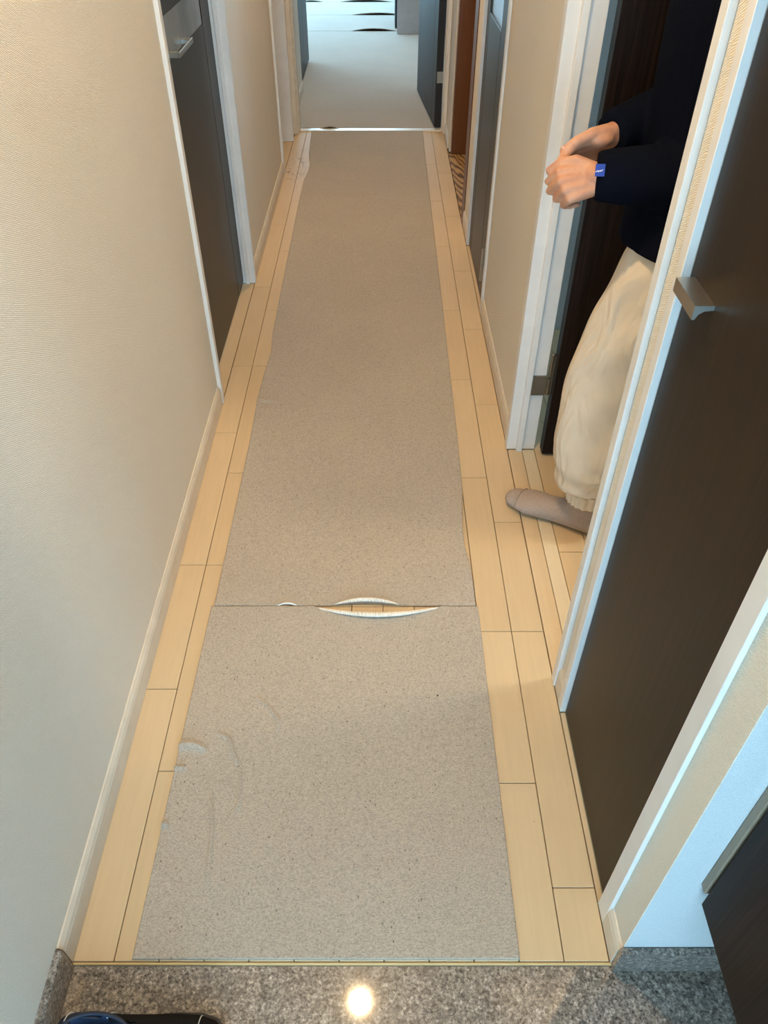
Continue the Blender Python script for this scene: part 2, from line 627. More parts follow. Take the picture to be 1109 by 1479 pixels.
wf = boxes('wall_front', 'wallF', None, [(XR + 0.002, 1.0, 0.4464, 0.52, -0.02, HC)])
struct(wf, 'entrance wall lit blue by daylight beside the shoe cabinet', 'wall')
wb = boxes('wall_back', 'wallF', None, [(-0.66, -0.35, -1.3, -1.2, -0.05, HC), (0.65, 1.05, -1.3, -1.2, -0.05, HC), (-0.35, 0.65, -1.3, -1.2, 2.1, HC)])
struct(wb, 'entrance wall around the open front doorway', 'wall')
we = boxes('wall_side', 'wallL', None, [(0.95, 1.05, -1.2, 0.4465, -0.05, HC)])
struct(we, 'entrance side wall behind the shoe cabinet', 'wall')
ce = boxes('ceiling', 'ceil', None, [(-0.66, 1.05, -1.3, 5.09, HC, HC + 0.1), (0.50, 3.1, 0.9, 2.7, HC + 0.001, HC + 0.1), (-2.7, 2.7, 5.09, 11.1, HC, HC + 0.1), (0.50, 1.6, 2.7, 3.5, HC + 0.001, HC + 0.1), (0.50, 1.1, 3.5, 4.9, HC + 0.001, HC + 0.1)])
struct(ce, 'plain pale ceiling', 'ceiling')

# hidden boxes behind closed doors keep daylight out
rb = boxes('wall_bedroom', 'wallF', None, [
    (0.50, 3.1, 0.93, 1.03, -0.05, HC), (0.466, 3.1, 2.6, 2.7, -0.05, HC),
    (3.0, 3.1, 1.03, 1.7, -0.05, HC), (3.0, 3.1, 2.5, 2.6, -0.05, HC), (3.0, 3.1, 1.7, 2.5, -0.05, 1.0), (3.0, 3.1, 1.7, 2.5, 2.0, HC)])
struct(rb, 'plain walls of the side room behind the open door', 'wall')

# living room shell
lf = boxes('floor_living', 'gap', None, [(-2.7, 2.7, 5.065, 11.1, -0.05, -0.004)])
struct(lf, 'living room sub floor under the felt carpet', 'floor')
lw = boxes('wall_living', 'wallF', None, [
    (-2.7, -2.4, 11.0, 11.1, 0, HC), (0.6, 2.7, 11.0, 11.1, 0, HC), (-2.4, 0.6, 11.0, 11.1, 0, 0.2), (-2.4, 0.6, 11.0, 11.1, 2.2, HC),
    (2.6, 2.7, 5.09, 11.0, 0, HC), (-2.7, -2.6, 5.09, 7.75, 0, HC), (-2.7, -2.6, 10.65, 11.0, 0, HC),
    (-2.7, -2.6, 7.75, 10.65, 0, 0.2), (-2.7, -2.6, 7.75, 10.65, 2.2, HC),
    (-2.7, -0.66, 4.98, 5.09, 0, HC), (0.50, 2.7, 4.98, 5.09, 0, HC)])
struct(lw, 'living room walls around the added far window', 'wall')
ls = boxes('wall_stub', 'wallL', None, [(-0.70, -0.548, 5.13, 5.99, 0, HC)])
struct(ls, 'short beige wall just inside the living room', 'wall')
ww = boxes('window_1', 'trim', None, [(-2.66, -2.62, 7.75, 10.65, 0.2, 0.25), (-2.66, -2.62, 7.75, 10.65, 2.15, 2.2), (-2.66, -2.62, 7.75, 7.8, 0.2, 2.2),
                                      (-2.66, -2.62, 10.60, 10.65, 0.2, 2.2), (-2.66, -2.62, 9.17, 9.23, 0.2, 2.2)])
w2 = boxes('added_far_window', 'trim', None, [(-2.4, 0.6, 11.03, 11.07, 0.2, 0.25), (-2.4, 0.6, 11.03, 11.07, 2.15, 2.2), (-2.4, -2.35, 11.03, 11.07, 0.2, 2.2),
                                      (0.55, 0.6, 11.03, 11.07, 0.2, 2.2), (-0.93, -0.87, 11.03, 11.07, 0.2, 2.2)])
struct(w2, 'unseen added window frame in the far living room wall', 'window')  # opening added out of view so more sky reaches the living room
wt = boxes('wall_washroom', 'trim', None, [(0.50, 1.6, 3.44, 3.50, 0, HC), (0.47, 1.6, 2.70, 2.74, 0, HC), (1.56, 1.6, 2.74, 3.44, 0, 0.4), (0.46, 1.6, 2.74, 3.44, -0.05, -0.001)])
struct(wt, 'unseen white washroom shell open to the sky behind the narrow grey door', 'wall')  # unseen shell, kept white and open-sided so sky brightens the door pane
struct(ww, 'wide living room window frame', 'window')


# baseboards
def baseboard(name, side, y0, y1, label):
    X = XL if side < 0 else XR
    s = 1 if side < 0 else -0.8
    prof = [(X, 0.001), (X + s * 0.0095, 0.001), (X + s * 0.0095, 0.050), (X + s * 0.0085, 0.0505), (X + s * 0.0085, 0.0525),
            (X + s * 0.0095, 0.053), (X + s * 0.0080, 0.060), (X + s * 0.003, 0.068), (X, 0.068)]
    o = prism_y(name, 'base', None, prof, y0, y1)
    return struct(o, label, 'baseboard')


baseboard('baseboard_left', -1, STEP, 2.102, 'beige baseboard along the long wall before the first dark door')
baseboard('baseboard_left_far', -1, 3.016, 4.278, 'beige baseboard between the two dark doors on the long wall')
baseboard('baseboard_right', 1, 1.897, 2.712, 'beige baseboard between the open doorway and the narrow grey door')
baseboard('baseboard_right_near', 1, STEP, 0.514, 'short beige baseboard between the closet and the granite entrance')
baseboard('baseboard_right_mid', 1, 0.9565, 0.9995, 'tiny beige baseboard piece between closet and open doorway')
baseboard('baseboard_right_far', 1, 3.384, 3.595, 'short beige baseboard beside the wood-floored niche')
baseboard('baseboard_end', 1, 4.72, 4.965, 'short beige baseboard between the niche and living room doorway')
o = prism_y('baseboard_living', 'base', None, [(-0.548, 0), (-0.539, 0), (-0.539, 0.053), (-0.545, 0.066), (-0.548, 0.066)], 5.13, 5.99)
struct(o, 'beige baseboard on the short living room wall', 'baseboard')


# door frames: face = casing face toward the hall, P = proud
def frame(n, side, y0, y1, xin, label, parts, mat='trim', near_w=0.024, far_w=0.024, proud=0.012, stop=True, head=True):
    """y0,y1 opening; xin = how far the jamb reaches into the wall"""
    X = (XL + proud) if side < 0 else (XR - proud)
    r = empty('trim_%d' % n)
    struct(r, label, 'door frame')
    a, b_ = sorted((X, xin))
    xs = sorted((X, XL if side < 0 else XR))
    top = DH + 0.04
    # jambs (lining + casing in one L section each)
    bm = bmesh.new()
    box(bm, a, b_, y0 - 0.012, y0, 0.001, top, bev=0.001)
    box(bm, xs[0], xs[1], y0 - near_w, y0 - 0.010, 0.001, top, bev=0.001)
    obj('jamb', bm, mat, r)
    bm = bmesh.new()
    box(bm, a, b_, y1, y1 + 0.012, 0.001, top, bev=0.001)
    box(bm, xs[0], xs[1], y1 + 0.010, y1 + far_w, 0.001, top, bev=0.001)
    obj('jamb', bm, mat, r)
    bm = bmesh.new()
    box(bm, a, b_, y0 - near_w, y1 + far_w, top - 0.03, top, bev=0.001)
    obj('head', bm, mat, r)
    for nm, args in parts:
        bx(nm, mat, r, *args, bev=0.0015)
    return r


frame(3, -1, 2.130, 2.985, -0.60, 'white frame around the dark door with a grey pane and lever', [
    ('stop_strip', (-0.5535, -0.538, 2.973, 2.986, 0.001, DH))])
frame(4, -1, 4.312, 4.850, -0.64, 'pale frame around the deep-set dark door near the living room', [], near_w=0.03)
frame(5, 1, 1.024, 1.860, 0.468, 'white frame of the open doorway where the person stands', [
    ('stop_strip', (0.4115, 0.4285, 1.846, 1.861, 0.001, DH))], near_w=0.024, far_w=0.036, proud=0.011)
frame(6, 1, 0.542, 0.934, 0.44, 'white frame around the tall dark closet door', [], near_w=0.034, far_w=0.022, proud=0.008)
frame(7, 1, 2.742, 3.362, 0.435, 'white frame around the narrow grey door with a bright pane', [], near_w=0.03, far_w=0.016, proud=0.008)
# niche trim (brown), near side
nr = empty('trim_8')
struct(nr, 'brown wooden frame of the swirl-grained niche', 'door frame')
bx('jamb', 'brown', nr, 0.390, 0.50, 3.60, 3.715, 0.001, DH, bev=0.001)
bx('head', 'brown', nr, 0.392, 0.50, 3.66, 4.66, DH, DH + 0.03, bev=0.001)
bx('inner_strip', 'base', nr, 0.497, 0.56, 4.600, 4.66, 0.001, DH, bev=0.001)

# end wall / living room door frame
er = empty('trim_9')
struct(er, 'beige frame of the living room doorway at the hall end', 'door frame')
boxes('jamb', 'base', er, [(-0.527, -0.500, 4.985, 5.07, 0.001, HC - 0.2), (-0.514, -0.494, 4.999, 5.02, 0.001, HC - 0.2), (-0.70, -0.492, 5.055, 5.125, 0.001, HC - 0.2)], bev=0.001)
boxes('jamb', 'trim', er, [(0.383, 0.42, 4.985, 5.07, 0.001, HC - 0.2), (0.376, 0.392, 5.00, 5.03, 0.001, HC - 0.2), (0.372, 0.50, 5.055, 5.09, 0.001, HC - 0.2)], bev=0.001)
boxes('head', 'trim', er, [(-0.53, 0.42, 4.985, 5.09, HC - 0.2, HC)])
bx('threshold', 'alu', er, -0.492, 0.372, 5.048, 5.093, -0.003, 0.006, bev=0.001)

# swirl floor in the niche and its dark back
nf = struct(bx('floor_niche', 'swirl', None, 0.388, 1.0, 3.60, 4.62, -0.05, 0.003), 'swirling brown wood grain floor of the niche', 'floor')
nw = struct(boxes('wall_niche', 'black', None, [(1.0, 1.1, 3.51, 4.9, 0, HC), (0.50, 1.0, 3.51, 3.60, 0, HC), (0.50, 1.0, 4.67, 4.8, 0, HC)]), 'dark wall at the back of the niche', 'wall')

# ---- doors
d1 = bx('door_1', 'greydoor', None, -0.598, -0.568, 2.133, 2.982, 0.008, DH - 0.01)
struct(d1, 'closed dark brown door with a grey frosted pane and lever handle', 'door')
bx('lower_panel', 'greydoor', d1, -0.569, -0.565, 2.135, 2.8405, 0.010, 0.9425, bev=0.0008)
bx('upper_panel', 'greydoor', d1, -0.569, -0.565, 2.135, 2.8405, 1.0475, DH - 0.012, bev=0.0008)
tag(bx('glass_pane', 'pane_grey', d1, -0.569, -0.5655, 2.135, 2.832, 0.945, 1.045), 'grey frosted glass pane')
bx('stile', 'greydoor', d1, -0.569, -0.5645, 2.844, 2.962, 0.010, DH - 0.012, bev=0.0008)
bx('stile', 'black', d1, -0.569, -0.5655, 2.966, 2.982, 0.010, DH - 0.012)
h = bx('handle', 'steel', d1, -0.541, -0.536, 2.335, 2.53, 0.950, 0.964, bev=0.001)
h['label'] = 'brushed steel lever handle'
bx('handle_stem', 'steel', h, -0.566, -0.537, 2.335, 2.352, 0.950, 0.964, bev=0.001)
bx('handle_stem', 'steel', h, -0.566, -0.537, 2.505, 2.53, 0.951, 0.963, bev=0.001)

d2 = bx('door_2', 'black', None, -0.640, -0.612, 4.312, 4.850, 0.006, DH)
struct(d2, 'closed dark door deep in its frame near the living room', 'door')
bx('door_panel', 'greydoor', d2, -0.613, -0.609, 4.42, 4.845, 0.01, DH - 0.01)

d3 = boxes('door_3', 'greydoor', None, [(0.401, 0.433, 2.744, 3.360, 0.006, 0.905), (0.401, 0.433, 2.744, 2.930, 0.905, DH - 0.01), (0.401, 0.433, 3.282, 3.360, 0.905, DH - 0.01),
                                        (0.401, 0.433, 2.930, 3.282, 1.75, DH - 0.01)])
struct(d3, 'narrow closed grey door with a bright pane of frosted glass', 'door')
bx('door_panel', 'greydoor', d3, 0.397, 0.402, 2.934, 3.272, 0.010, 0.905, bev=0.0008)
bx('stile', 'greydoor', d3, 0.397, 0.402, 3.277, 3.357, 0.010, DH - 0.012, bev=0.0008)
bx('stile', 'greydoor', d3, 0.397, 0.402, 2.748, 2.929, 0.010, DH - 0.012, bev=0.0008)
tag(bx('glass_pane', 'pane_clear', d3, 0.403, 0.409, 2.930, 3.282, 0.905, 1.75), 'bright daylit frosted glass pane')
hg = empty('hinge')
hg.parent = d3
for z0, z1 in ((0.10, 0.160), (0.163, 0.225)):
    bm = bmesh.new()
    cyl(bm, (0.3865, 2.80, z0), (0.3865, 2.80, z1), 0.006, n=12)
    box(bm, 0.388, 0.399, 2.792, 2.808, z0, z1)
    obj('knuckle', bm, 'steel', hg)

# open dark leaf in the doorway, swung into the side room
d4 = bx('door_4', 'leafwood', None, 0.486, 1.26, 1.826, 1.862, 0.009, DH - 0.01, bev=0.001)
struct(d4, 'dark grained door standing open behind the person', 'door')
bm = bmesh.new()
box(bm, 0.4295, 0.470, 1.8535, 1.8605, 0.200, 0.262)
cyl(bm, (0.476, 1.852, 0.205), (0.476, 1.852, 0.258), 0.006, n=12)
cyl(bm, (0.476, 1.852, 0.266), (0.476, 1.852, 0.330), 0.006, n=12)
ellipsoid(bm, (0.476, 1.852, 0.333), (0.006, 0.006, 0.006), None, 10, 6)
box(bm, 0.476, 0.490, 1.848, 1.856, 0.205, 0.330)
tag(obj('hinge', bm, 'hinge', d4), 'dull bronze hinge plate')
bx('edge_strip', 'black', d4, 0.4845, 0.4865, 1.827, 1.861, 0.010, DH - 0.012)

# closet door
d5 = bx('door_5', 'darkwood', None, 0.397, 0.425, 0.545, 0.931, 0.006, DH - 0.012, bev=0.001)
struct(d5, 'tall dark brown closet door with a small metal pull', 'door')
bm = bmesh.new()
prof = [(0.397, 1.0), (0.373, 1.0), (0.373, 0.982), (0.3765, 0.982), (0.380, 0.989), (0.386, 0.993), (0.397, 0.994)]
a = [bm.verts.new((x, 0.837, z)) for x, z in prof]
c = [bm.verts.new((x, 0.915, z)) for x, z in prof]
for i in range(len(prof)):
    bm.faces.new((a[i], a[(i + 1) % len(prof)], c[(i + 1) % len(prof)], c[i]))
bm.faces.new(a); bm.faces.new(c[::-1])
tag(obj('handle', bm, 'steel', d5), 'square brushed metal pull')

# niche brown sliding panel
d6 = bx('door_6', 'brown', None, 0.402, 0.490, 4.605, 4.655, 0.005, DH, bev=0.001)
struct(d6, 'reddish brown wooden sliding panel beside the niche', 'door')

# living room leaf, swung open
d7 = empty('door_7', (0.374, 5.10, 0.0))
struct(d7, 'slate grey living room door standing open', 'door')
leaf = bx('leaf', 'bluedoor', d7, -0.042, -0.004, 0.0, 0.86, 0.012, 2.15, bev=0.001)
bx('stile', 'bluedoor', d7, -0.045, -0.041, 0.002, 0.13, 0.014, 2.148, bev=0.0008)
bx('door_panel', 'bluedoor', d7, -0.045, -0.041, 0.134, 0.74, 0.014, 2.148, bev=0.0008)
bx('stile', 'bluedoor', d7, -0.045, -0.041, 0.744, 0.858, 0.014, 2.148, bev=0.0008)
bx('edge_strip', 'black', d7, -0.041, -0.004, -0.003, 0.0005, 0.012, 2.15)
tag(bx('hinge', 'steel', d7, -0.040, -0.004, -0.006, -0.002, 0.255, 0.315), 'small metal hinge plate')
d7.rotation_euler = (0, 0, math.radians(5.0))


# ------------------------------------------------------------------ felt mats
def seg_dist(p, a, b_):
    ax, ay = a; bx_, by = b_; px_, py = p
    dx, dy = bx_ - ax, by - ay
    t = max(0, min(1, ((px_ - ax) * dx + (py - ay) * dy) / (dx * dx + dy * dy)))
    return math.hypot(px_ - ax - t * dx, py - ay - t * dy), t


def poly_dist(p, pl):
    best = 9; bs = 0
    n = len(pl) - 1
    for i in range(n):
        d, t = seg_dist(p, pl[i], pl[i + 1])
        if d < best:
            best = d; bs = (i + t) / n
    return best, bs


def lin(tab, v):
    if v <= tab[0][0]: return tab[0][1]
    for (a, fa), (b_, fb) in zip(tab, tab[1:]):
        if v <= b_:
            t = (v - a) / (b_ - a)
            return fa + (fb - fa) * t
    return tab[-1][1]


def smooth01(t):
    t = max(0, min(1, t))
    return t * t * (3 - 2 * t)


def mat_mesh(name, xl, xr, y0f, y1f, nx, ny, zf, mat, thick=0.004, zbase=0.0004, under=False):
    """felt sheet: xl(y), xr(y) sides; y0f(x), y1f(x) ends; zf(x,y) extra height"""
    bm = bmesh.new()
    top = []
    bot = []
    for j in range(ny + 1):
        v = j / ny
        rt, rbm = [], []
        for i in range(nx + 1):
            u = i / nx
            ymid = y0f(0) + (y1f(0) - y0f(0)) * v
            x = xl(ymid) + (xr(ymid) - xl(ymid)) * u
            y = y0f(x) + (y1f(x) - y0f(x)) * v
            z = zf(x, y)
            rt.append(bm.verts.new((x, y, zbase + thick + z)))
            if under or i in (0, nx) or j in (0, ny):
                zb = zbase + (z if (under or i in (0, nx)) else 0)
                rbm.append(bm.verts.new((x, y, zb)))
            else:
                rbm.append(None)
        top.append(rt); bot.append(rbm)
    for j in range(ny):
        for i in range(nx):
            bm.faces.new((top[j][i], top[j][i + 1], top[j + 1][i + 1], top[j + 1][i]))
            if under:
                bm.faces.new((bot[j][i], bot[j + 1][i], bot[j + 1][i + 1], bot[j][i + 1]))
    for j in range(ny):
        bm.faces.new((top[j][0], top[j + 1][0], bot[j + 1][0], bot[j][0]))
        bm.faces.new((top[j][nx], bot[j][nx], bot[j + 1][nx], top[j + 1][nx]))
    for i in range(nx):
        bm.faces.new((top[0][i], bot[0][i], bot[0][i + 1], top[0][i + 1]))
        bm.faces.new((top[ny][i], top[ny][i + 1], bot[ny][i + 1], bot[ny][i]))
    return obj(name, bm, mat, None, smooth=True)


RIDGES = [
    ([(-0.277, 0.972), (-0.243, 0.945), (-0.219, 0.914), (-0.217, 0.876)], 0.0062, 0.0042),
    ([(-0.35, 0.884), (-0.316, 0.867), (-0.304, 0.839), (-0.294, 0.817), (-0.286, 0.802)], 0.0066, 0.0045),
    ([(-0.284, 0.815), (-0.276, 0.731), (-0.28, 0.699)], 0.0055, 0.0036),
    ([(-0.337, 0.757), (-0.32, 0.677), (-0.315, 0.61), (-0.309, 0.547)], 0.0055, 0.0036),
    ([(-0.430, 0.845), (-0.401, 0.850), (-0.384, 0.850), (-0.352, 0.836)], 0.0120, 0.0075),
    ([(-0.430, 0.800), (-0.389, 0.800)], 0.0065, 0.005),
    ([(-0.430, 0.681), (-0.402, 0.683)], 0.008, 0.006),
]


def ridge_z(x, y, ridges):
    z = 0.0
    for pl, hgt, w in ridges:
        xs = [q[0] for q in pl]; ys = [q[1] for q in pl]
        if x < min(xs) - 0.04 or x > max(xs) + 0.04 or y < min(ys) - 0.04 or y > max(ys) + 0.04:
            continue
        d, s = poly_dist((x, y), pl)
        taper = min(1, (1 - s) / 0.25) * (1 if pl[0][0] < -0.41 else min(1, s / 0.2))
        z = max(z, hgt * math.exp(-(d / w) ** 2) * smooth01(taper))
    return z


def bow(x, a, b_):
    if x <= a or x >= b_: return 0.0
    return math.sin(PI * (x - a) / (b_ - a)) ** 0.8


NEAR_END = lambda x: 1.2295 - 0.036 * bow(x, -0.165, 0.148)
def near_z(x, y):
    z = ridge_z(x, y, RIDGES)
    z += 0.0011 * mnoise.noise((x * 5, y * 5, 0.3))
    k = bow(x, -0.185, 0.165)
    if k:
        z += 0.009 * k * math.exp(-max(0, NEAR_END(x) - y) / 0.016)
    return max(z, -0.0012)

near = mat_mesh('floor_runner', lambda y: lin([(0.45, -0.419), (1.23, -0.412)], y), lambda y: lin([(0.45, 0.235), (1.23, 0.238)], y),
                lambda x: 0.4505, NEAR_END, 260, 310, near_z, 'felt')
tag(near, 'short wrinkled grey felt runner mat nearest the granite step', 'carpet', 'felt runner mats along the hall floor')

FL = [(1.23, -0.406), (1.892, -0.403), (2.151, -0.407), (2.324, -0.401), (2.43, -0.394), (2.577, -0.403), (3.857, -0.409), (4.2, -0.407), (4.33, -0.391), (4.45, -0.389), (4.629, -0.410), (5.043, -0.422)]
FR = [(1.23, 0.232), (1.315, 0.2325), (1.385, 0.230), (1.44, 0.222), (1.50, 0.2205), (1.60, 0.228), (1.66, 0.234), (1.942, 0.239), (3.857, 0.250), (5.043, 0.257)]
def FAR_END(x):
    return 1.2325 + 0.008 * bow(x, -0.118, 0.05) + 0.004 * bow(x, -0.25, -0.205)
def far_z(x, y):
    z = 0.0011 * mnoise.noise((x * 4, y * 4, 3.3))
    z += ridge_z(x, y, [([(-0.43, 2.121), (-0.39, 2.120), (-0.34, 2.11)], 0.006, 0.011)])
    e = lin(FR, y) - x
    if e < 0.05 and 1.36 < y < 1.66:
        z += 0.008 * math.sin(PI * (y - 1.36) / 0.30) ** 2 * (1 - e / 0.05) ** 2
    d = max(0, y - FAR_END(x))
    z += 0.010 * bow(x, -0.135, 0.066) * math.exp(-d / 0.016)
    z += 0.006 * bow(x, -0.265, -0.195) * math.exp(-d / 0.010)
    e2 = x - lin(FL, y)
    if e2 < 0.03 and 4.25 < y < 4.7:
        z += 0.006 * math.sin(PI * (y - 4.25) / 0.45) ** 2 * (1 - e2 / 0.03)
    return max(z, -0.0012)

far = mat_mesh('floor_runner', lambda y: lin(FL, y), lambda y: lin(FR, y), FAR_END, lambda x: 5.043, 150, 900, far_z, 'felt', thick=0.0038)
tag(far, 'long grey felt runner mat stretching to the living room doorway', 'carpet', 'felt runner mats along the hall floor')


def lip(parent, x0, x1, prof, base, n, amp, pitch=0.0052, name='curled_edge'):
    """rolled edge of the felt showing its ribbed pale backing; prof = (dy, dz) points scaled by k(x)"""
    bm = bmesh.new()
    rows = []
    for i in range(n + 1):
        x = x0 + (x1 - x0) * i / n
        k = bow(x, x0 - 0.0005, x1 + 0.0005)
        by, bz = base(x)
        rib = amp * (0.5 + 0.5 * math.sin(2 * PI * x / pitch)) * min(1, k * 1.5)
        row = []
        for j, (dy, dz) in enumerate(prof):
            a = prof[max(j - 1, 0)]; c = prof[min(j + 1, len(prof) - 1)]
            ty, tz = c[0] - a[0], c[1] - a[1]
            L = math.hypot(ty, tz)
            ny, nz = tz / L, -ty / L
            s = 0 if j in (0, len(prof) - 1) else 1
            row.append(bm.verts.new((x, by + dy * (0.25 + 0.75 * k) - ny * -rib * s, bz + dz * (0.15 + 0.85 * k) - nz * -rib * s)))
        rows.append(row)
    for A, B in zip(rows, rows[1:]):
        for j in range(len(prof) - 1):
            bm.faces.new((A[j], A[j + 1], B[j + 1], B[j]))
    o = obj(name, bm, 'lip', parent, smooth=True)
    s = o.modifiers.new('solid', 'SOLIDIFY')
    s.thickness = 0.0018
    s.offset = -1
    return tag(o, 'rolled edge showing pale ribbed backing')


lip(near, -0.158, 0.142, [(-0.002, 0.001), (0.004, 0.003), (0.006, 0.007), (0.004, 0.0105), (-0.001, 0.0125), (-0.006, 0.0120), (-0.009, 0.0095)],
    lambda x: (NEAR_END(x), 0.0035 + 0.004 * bow(x, -0.165, 0.148)), 420, 0.0018, 0.0056)
lip(far, -0.112, 0.046, [(0.002, 0.0), (-0.002, 0.001), (-0.0045, 0.004), (-0.004, 0.0075), (-0.001, 0.010), (0.003, 0.010)],
    lambda x: (FAR_END(x), 0.003 + 0.008 * bow(x, -0.118, 0.05)), 240, -0.0014, 0.0056)
lip(far, -0.250, -0.205, [(0.002, 0.001), (0.0, 0.0015), (-0.001, 0.0025), (0.0, 0.0035), (0.001, 0.004)],
    lambda x: (FAR_END(x), 0.002 + 0.003 * bow(x, -0.25, -0.205)), 60, 0.0)


# living room felt panels with lifted seams
def living_panel(y0, y1, lifts, label, x0=-2.58, x1=2.58, z0=0.0):
    xs = sorted(set([x0, x1] + [round(-1.0 + 0.02 * i, 3) for i in range(101)]))
    def zf(x, y):
        z = 0.0
        for a, b_, hgt in lifts:
            z = max(z, hgt * bow(x, a, b_) * math.exp(-max(0, y - y0) / 0.07))
        return z
    bm = bmesh.new()
    ys = [y0, y0 + 0.01, y0 + 0.025, y0 + 0.05, y0 + 0.09, y0 + 0.15, y0 + 0.25, y1]
    T = [[bm.verts.new((x, y, z0 + 0.005 + zf(x, y))) for x in xs] for y in ys]
    B = [[bm.verts.new((x, y, z0 + zf(x, y))) for x in xs] for y in ys]
    nx, ny = len(xs) - 1, len(ys) - 1
    for j in range(ny):
        for i in range(nx):
            bm.faces.new((T[j][i], T[j][i + 1], T[j + 1][i + 1], T[j + 1][i]))
            bm.faces.new((B[j][i], B[j + 1][i], B[j + 1][i + 1], B[j][i + 1]))
    for j in range(ny):
        bm.faces.new((T[j][0], T[j + 1][0], B[j + 1][0], B[j][0]))
        bm.faces.new((T[j][nx], B[j][nx], B[j + 1][nx], T[j + 1][nx]))
    for i in range(nx):
        bm.faces.new((T[0][i], B[0][i], B[0][i + 1], T[0][i + 1]))
        bm.faces.new((T[ny][i], T[ny][i + 1], B[ny][i + 1], B[ny][i]))
    o = obj('carpet_panel', bm, 'felt2')
    return tag(o, label, 'carpet', 'felt carpet panels on the living room floor')


living_panel(5.0945, 7.985, [(-0.375, -0.255, 0.013), (-0.488, -0.43, 0.007)], 'pale felt carpet panel starting at the living room threshold')
living_panel(7.995, 8.735, [(-0.26, 0.139, 0.022)], 'felt carpet panel at the near lifted dark seam beside the grey counter')
living_panel(8.745, 9.445, [(-0.28, 0.24, 0.020)], 'felt carpet panel behind the second dark seam in the living room')
living_panel(9.455, 10.98, [(-0.84, -0.60, 0.016), (-0.42, 0.12, 0.022)], 'farthest felt carpet panel in the living room by the far wall')

# ------------------------------------------------------------------ living room furniture
kc = empty('kitchen_counter', (0.145, 7.85, 0))
tag(kc, 'plain grey counter standing on the living room carpet', 'counter')
bx('side_panel', 'counter', kc, 0.0, 1.5, 0.0, 0.018, 0.006, 0.86, bev=0.001)
bx('body', 'counter', kc, 0.004, 1.5, 0.018, 0.62, 0.09, 0.86)
bx('plinth', 'black', kc, 0.03, 1.5, 0.05, 0.60, 0.006, 0.09)
bx('worktop', 'trim', kc, -0.02, 1.52, -0.02, 0.64, 0.86, 0.90, bev=0.003)
bx('corner_trim', 'bluedoor', kc, -0.014, 0.004, 0.25, 0.62, 0.006, 0.86, bev=0.001)

tc = empty('tall_cabinet', (-0.56, 6.0, 0))
tag(tc, 'tall slate grey cabinet beside the short living room wall', 'cabinet')
bx('body', 'bluedoor', tc, -0.55, -0.02, 0.003, 0.84, 0.006, 1.9)
bx('door', 'bluedoor', tc, -0.019, 0.0, 0.003, 0.42, 0.02, 1.9, bev=0.001)
bx('door', 'bluedoor', tc, -0.019, 0.0, 0.424, 0.84, 0.02, 1.9, bev=0.001)

# ------------------------------------------------------------------ shoe cabinet in the entrance
cb = empty('shoe_cabinet', (0.452, 0.43, 0.30))
tag(cb, 'floating dark wooden shoe cabinet over the granite floor', 'cabinet')
bx('body', 'cabwood', cb, 0.02, 0.496, -1.2, 0.012, 0.004, 1.5)
bx('door', 'cabwood', cb, 0.0, 0.019, -0.45, 0.0, -0.006, 1.5, bev=0.002)
bx('door', 'cabwood', cb, 0.0, 0.019, -0.904, -0.454, -0.006, 1.5, bev=0.002)
bx('filler_strip', 'cabedge', cb, -0.002, 0.02, 0.003, 0.0158, 0.02, 1.5, bev=0.001)


# ------------------------------------------------------------------ ceiling lamps
def downlight(x, y, watts, label, r=0.028, z=HC, color=WARM):
    t = empty('ceiling_downlight', (x, y, z))
    tag(t, label, 'ceiling lamp', 'round ceiling downlights')
    bm = bmesh.new()
    n = 32
    rings = []
    for rr, zz in ((r * 1.35, 0.0), (r * 1.35, -0.003), (r * 1.05, -0.006), (r, -0.004), (r, 0.0)):
        rings.append([bm.verts.new((rr * math.cos(2 * PI * i / n), rr * math.sin(2 * PI * i / n), zz)) for i in range(n)])
    for A, B in zip(rings, rings[1:]):
        for i in range(n):
            bm.faces.new((A[i], A[(i + 1) % n], B[(i + 1) % n], B[i]))
    obj('rim', bm, 'trim', t, smooth=True)
    bm = bmesh.new()
    cyl(bm, (0, 0, -0.001), (0, 0, -0.003), r * 0.99, n=32)
    obj('lens', bm, 'lens', t)
    l = bpy.data.lights.new('downlight_glow', 'AREA')
    l.shape = 'DISK'
    l.size = r * 2
    l.energy = watts
    l.color = color
    o = bpy.data.objects.new('downlight_glow', l)
    COL.objects.link(o)
    o.parent = t
    o.location = (0, 0, -0.012)


downlight(-0.09, 1.04, HALL_LAMP_W[0], 'round warm downlight above the seam between the two runner mats')
downlight(-0.09, 3.8, HALL_LAMP_W[1], 'round warm downlight above the far half of the hall')
downlight(0.05, -0.35, ENTRY_LAMP_W, 'round warm downlight above the granite entrance floor')
downlight(1.27, 1.22, ROOM_LAMP_W, 'round ceiling lamp inside the side room', r=0.10, color=(1.0, 0.86, 0.66))

downlight(0.1, 7.0, LIVING_FILL_W, 'unseen fill lamp added to brighten the living room')  # added fill light, lifts and warms the living room floor

# ------------------------------------------------------------------ shoe
sh = empty('shoe', (-0.372, 0.322, ZG))
sh.rotation_euler = (0, 0, math.radians(-3))
tag(sh, 'navy and black slip-on shoe on the granite by the skirting', 'shoe')
# stations along x: heel (-) to toe (+): x, half width, height top
ST = [(-0.128, 0.020, 0.050), (-0.120, 0.030, 0.075), (-0.100, 0.036, 0.088), (-0.070, 0.038, 0.086), (-0.03, 0.038, 0.080), (0.01, 0.041, 0.075),
      (0.05, 0.046, 0.064), (0.085, 0.047, 0.052), (0.11, 0.041, 0.043), (0.126, 0.028, 0.036), (0.133, 0.012, 0.030)]


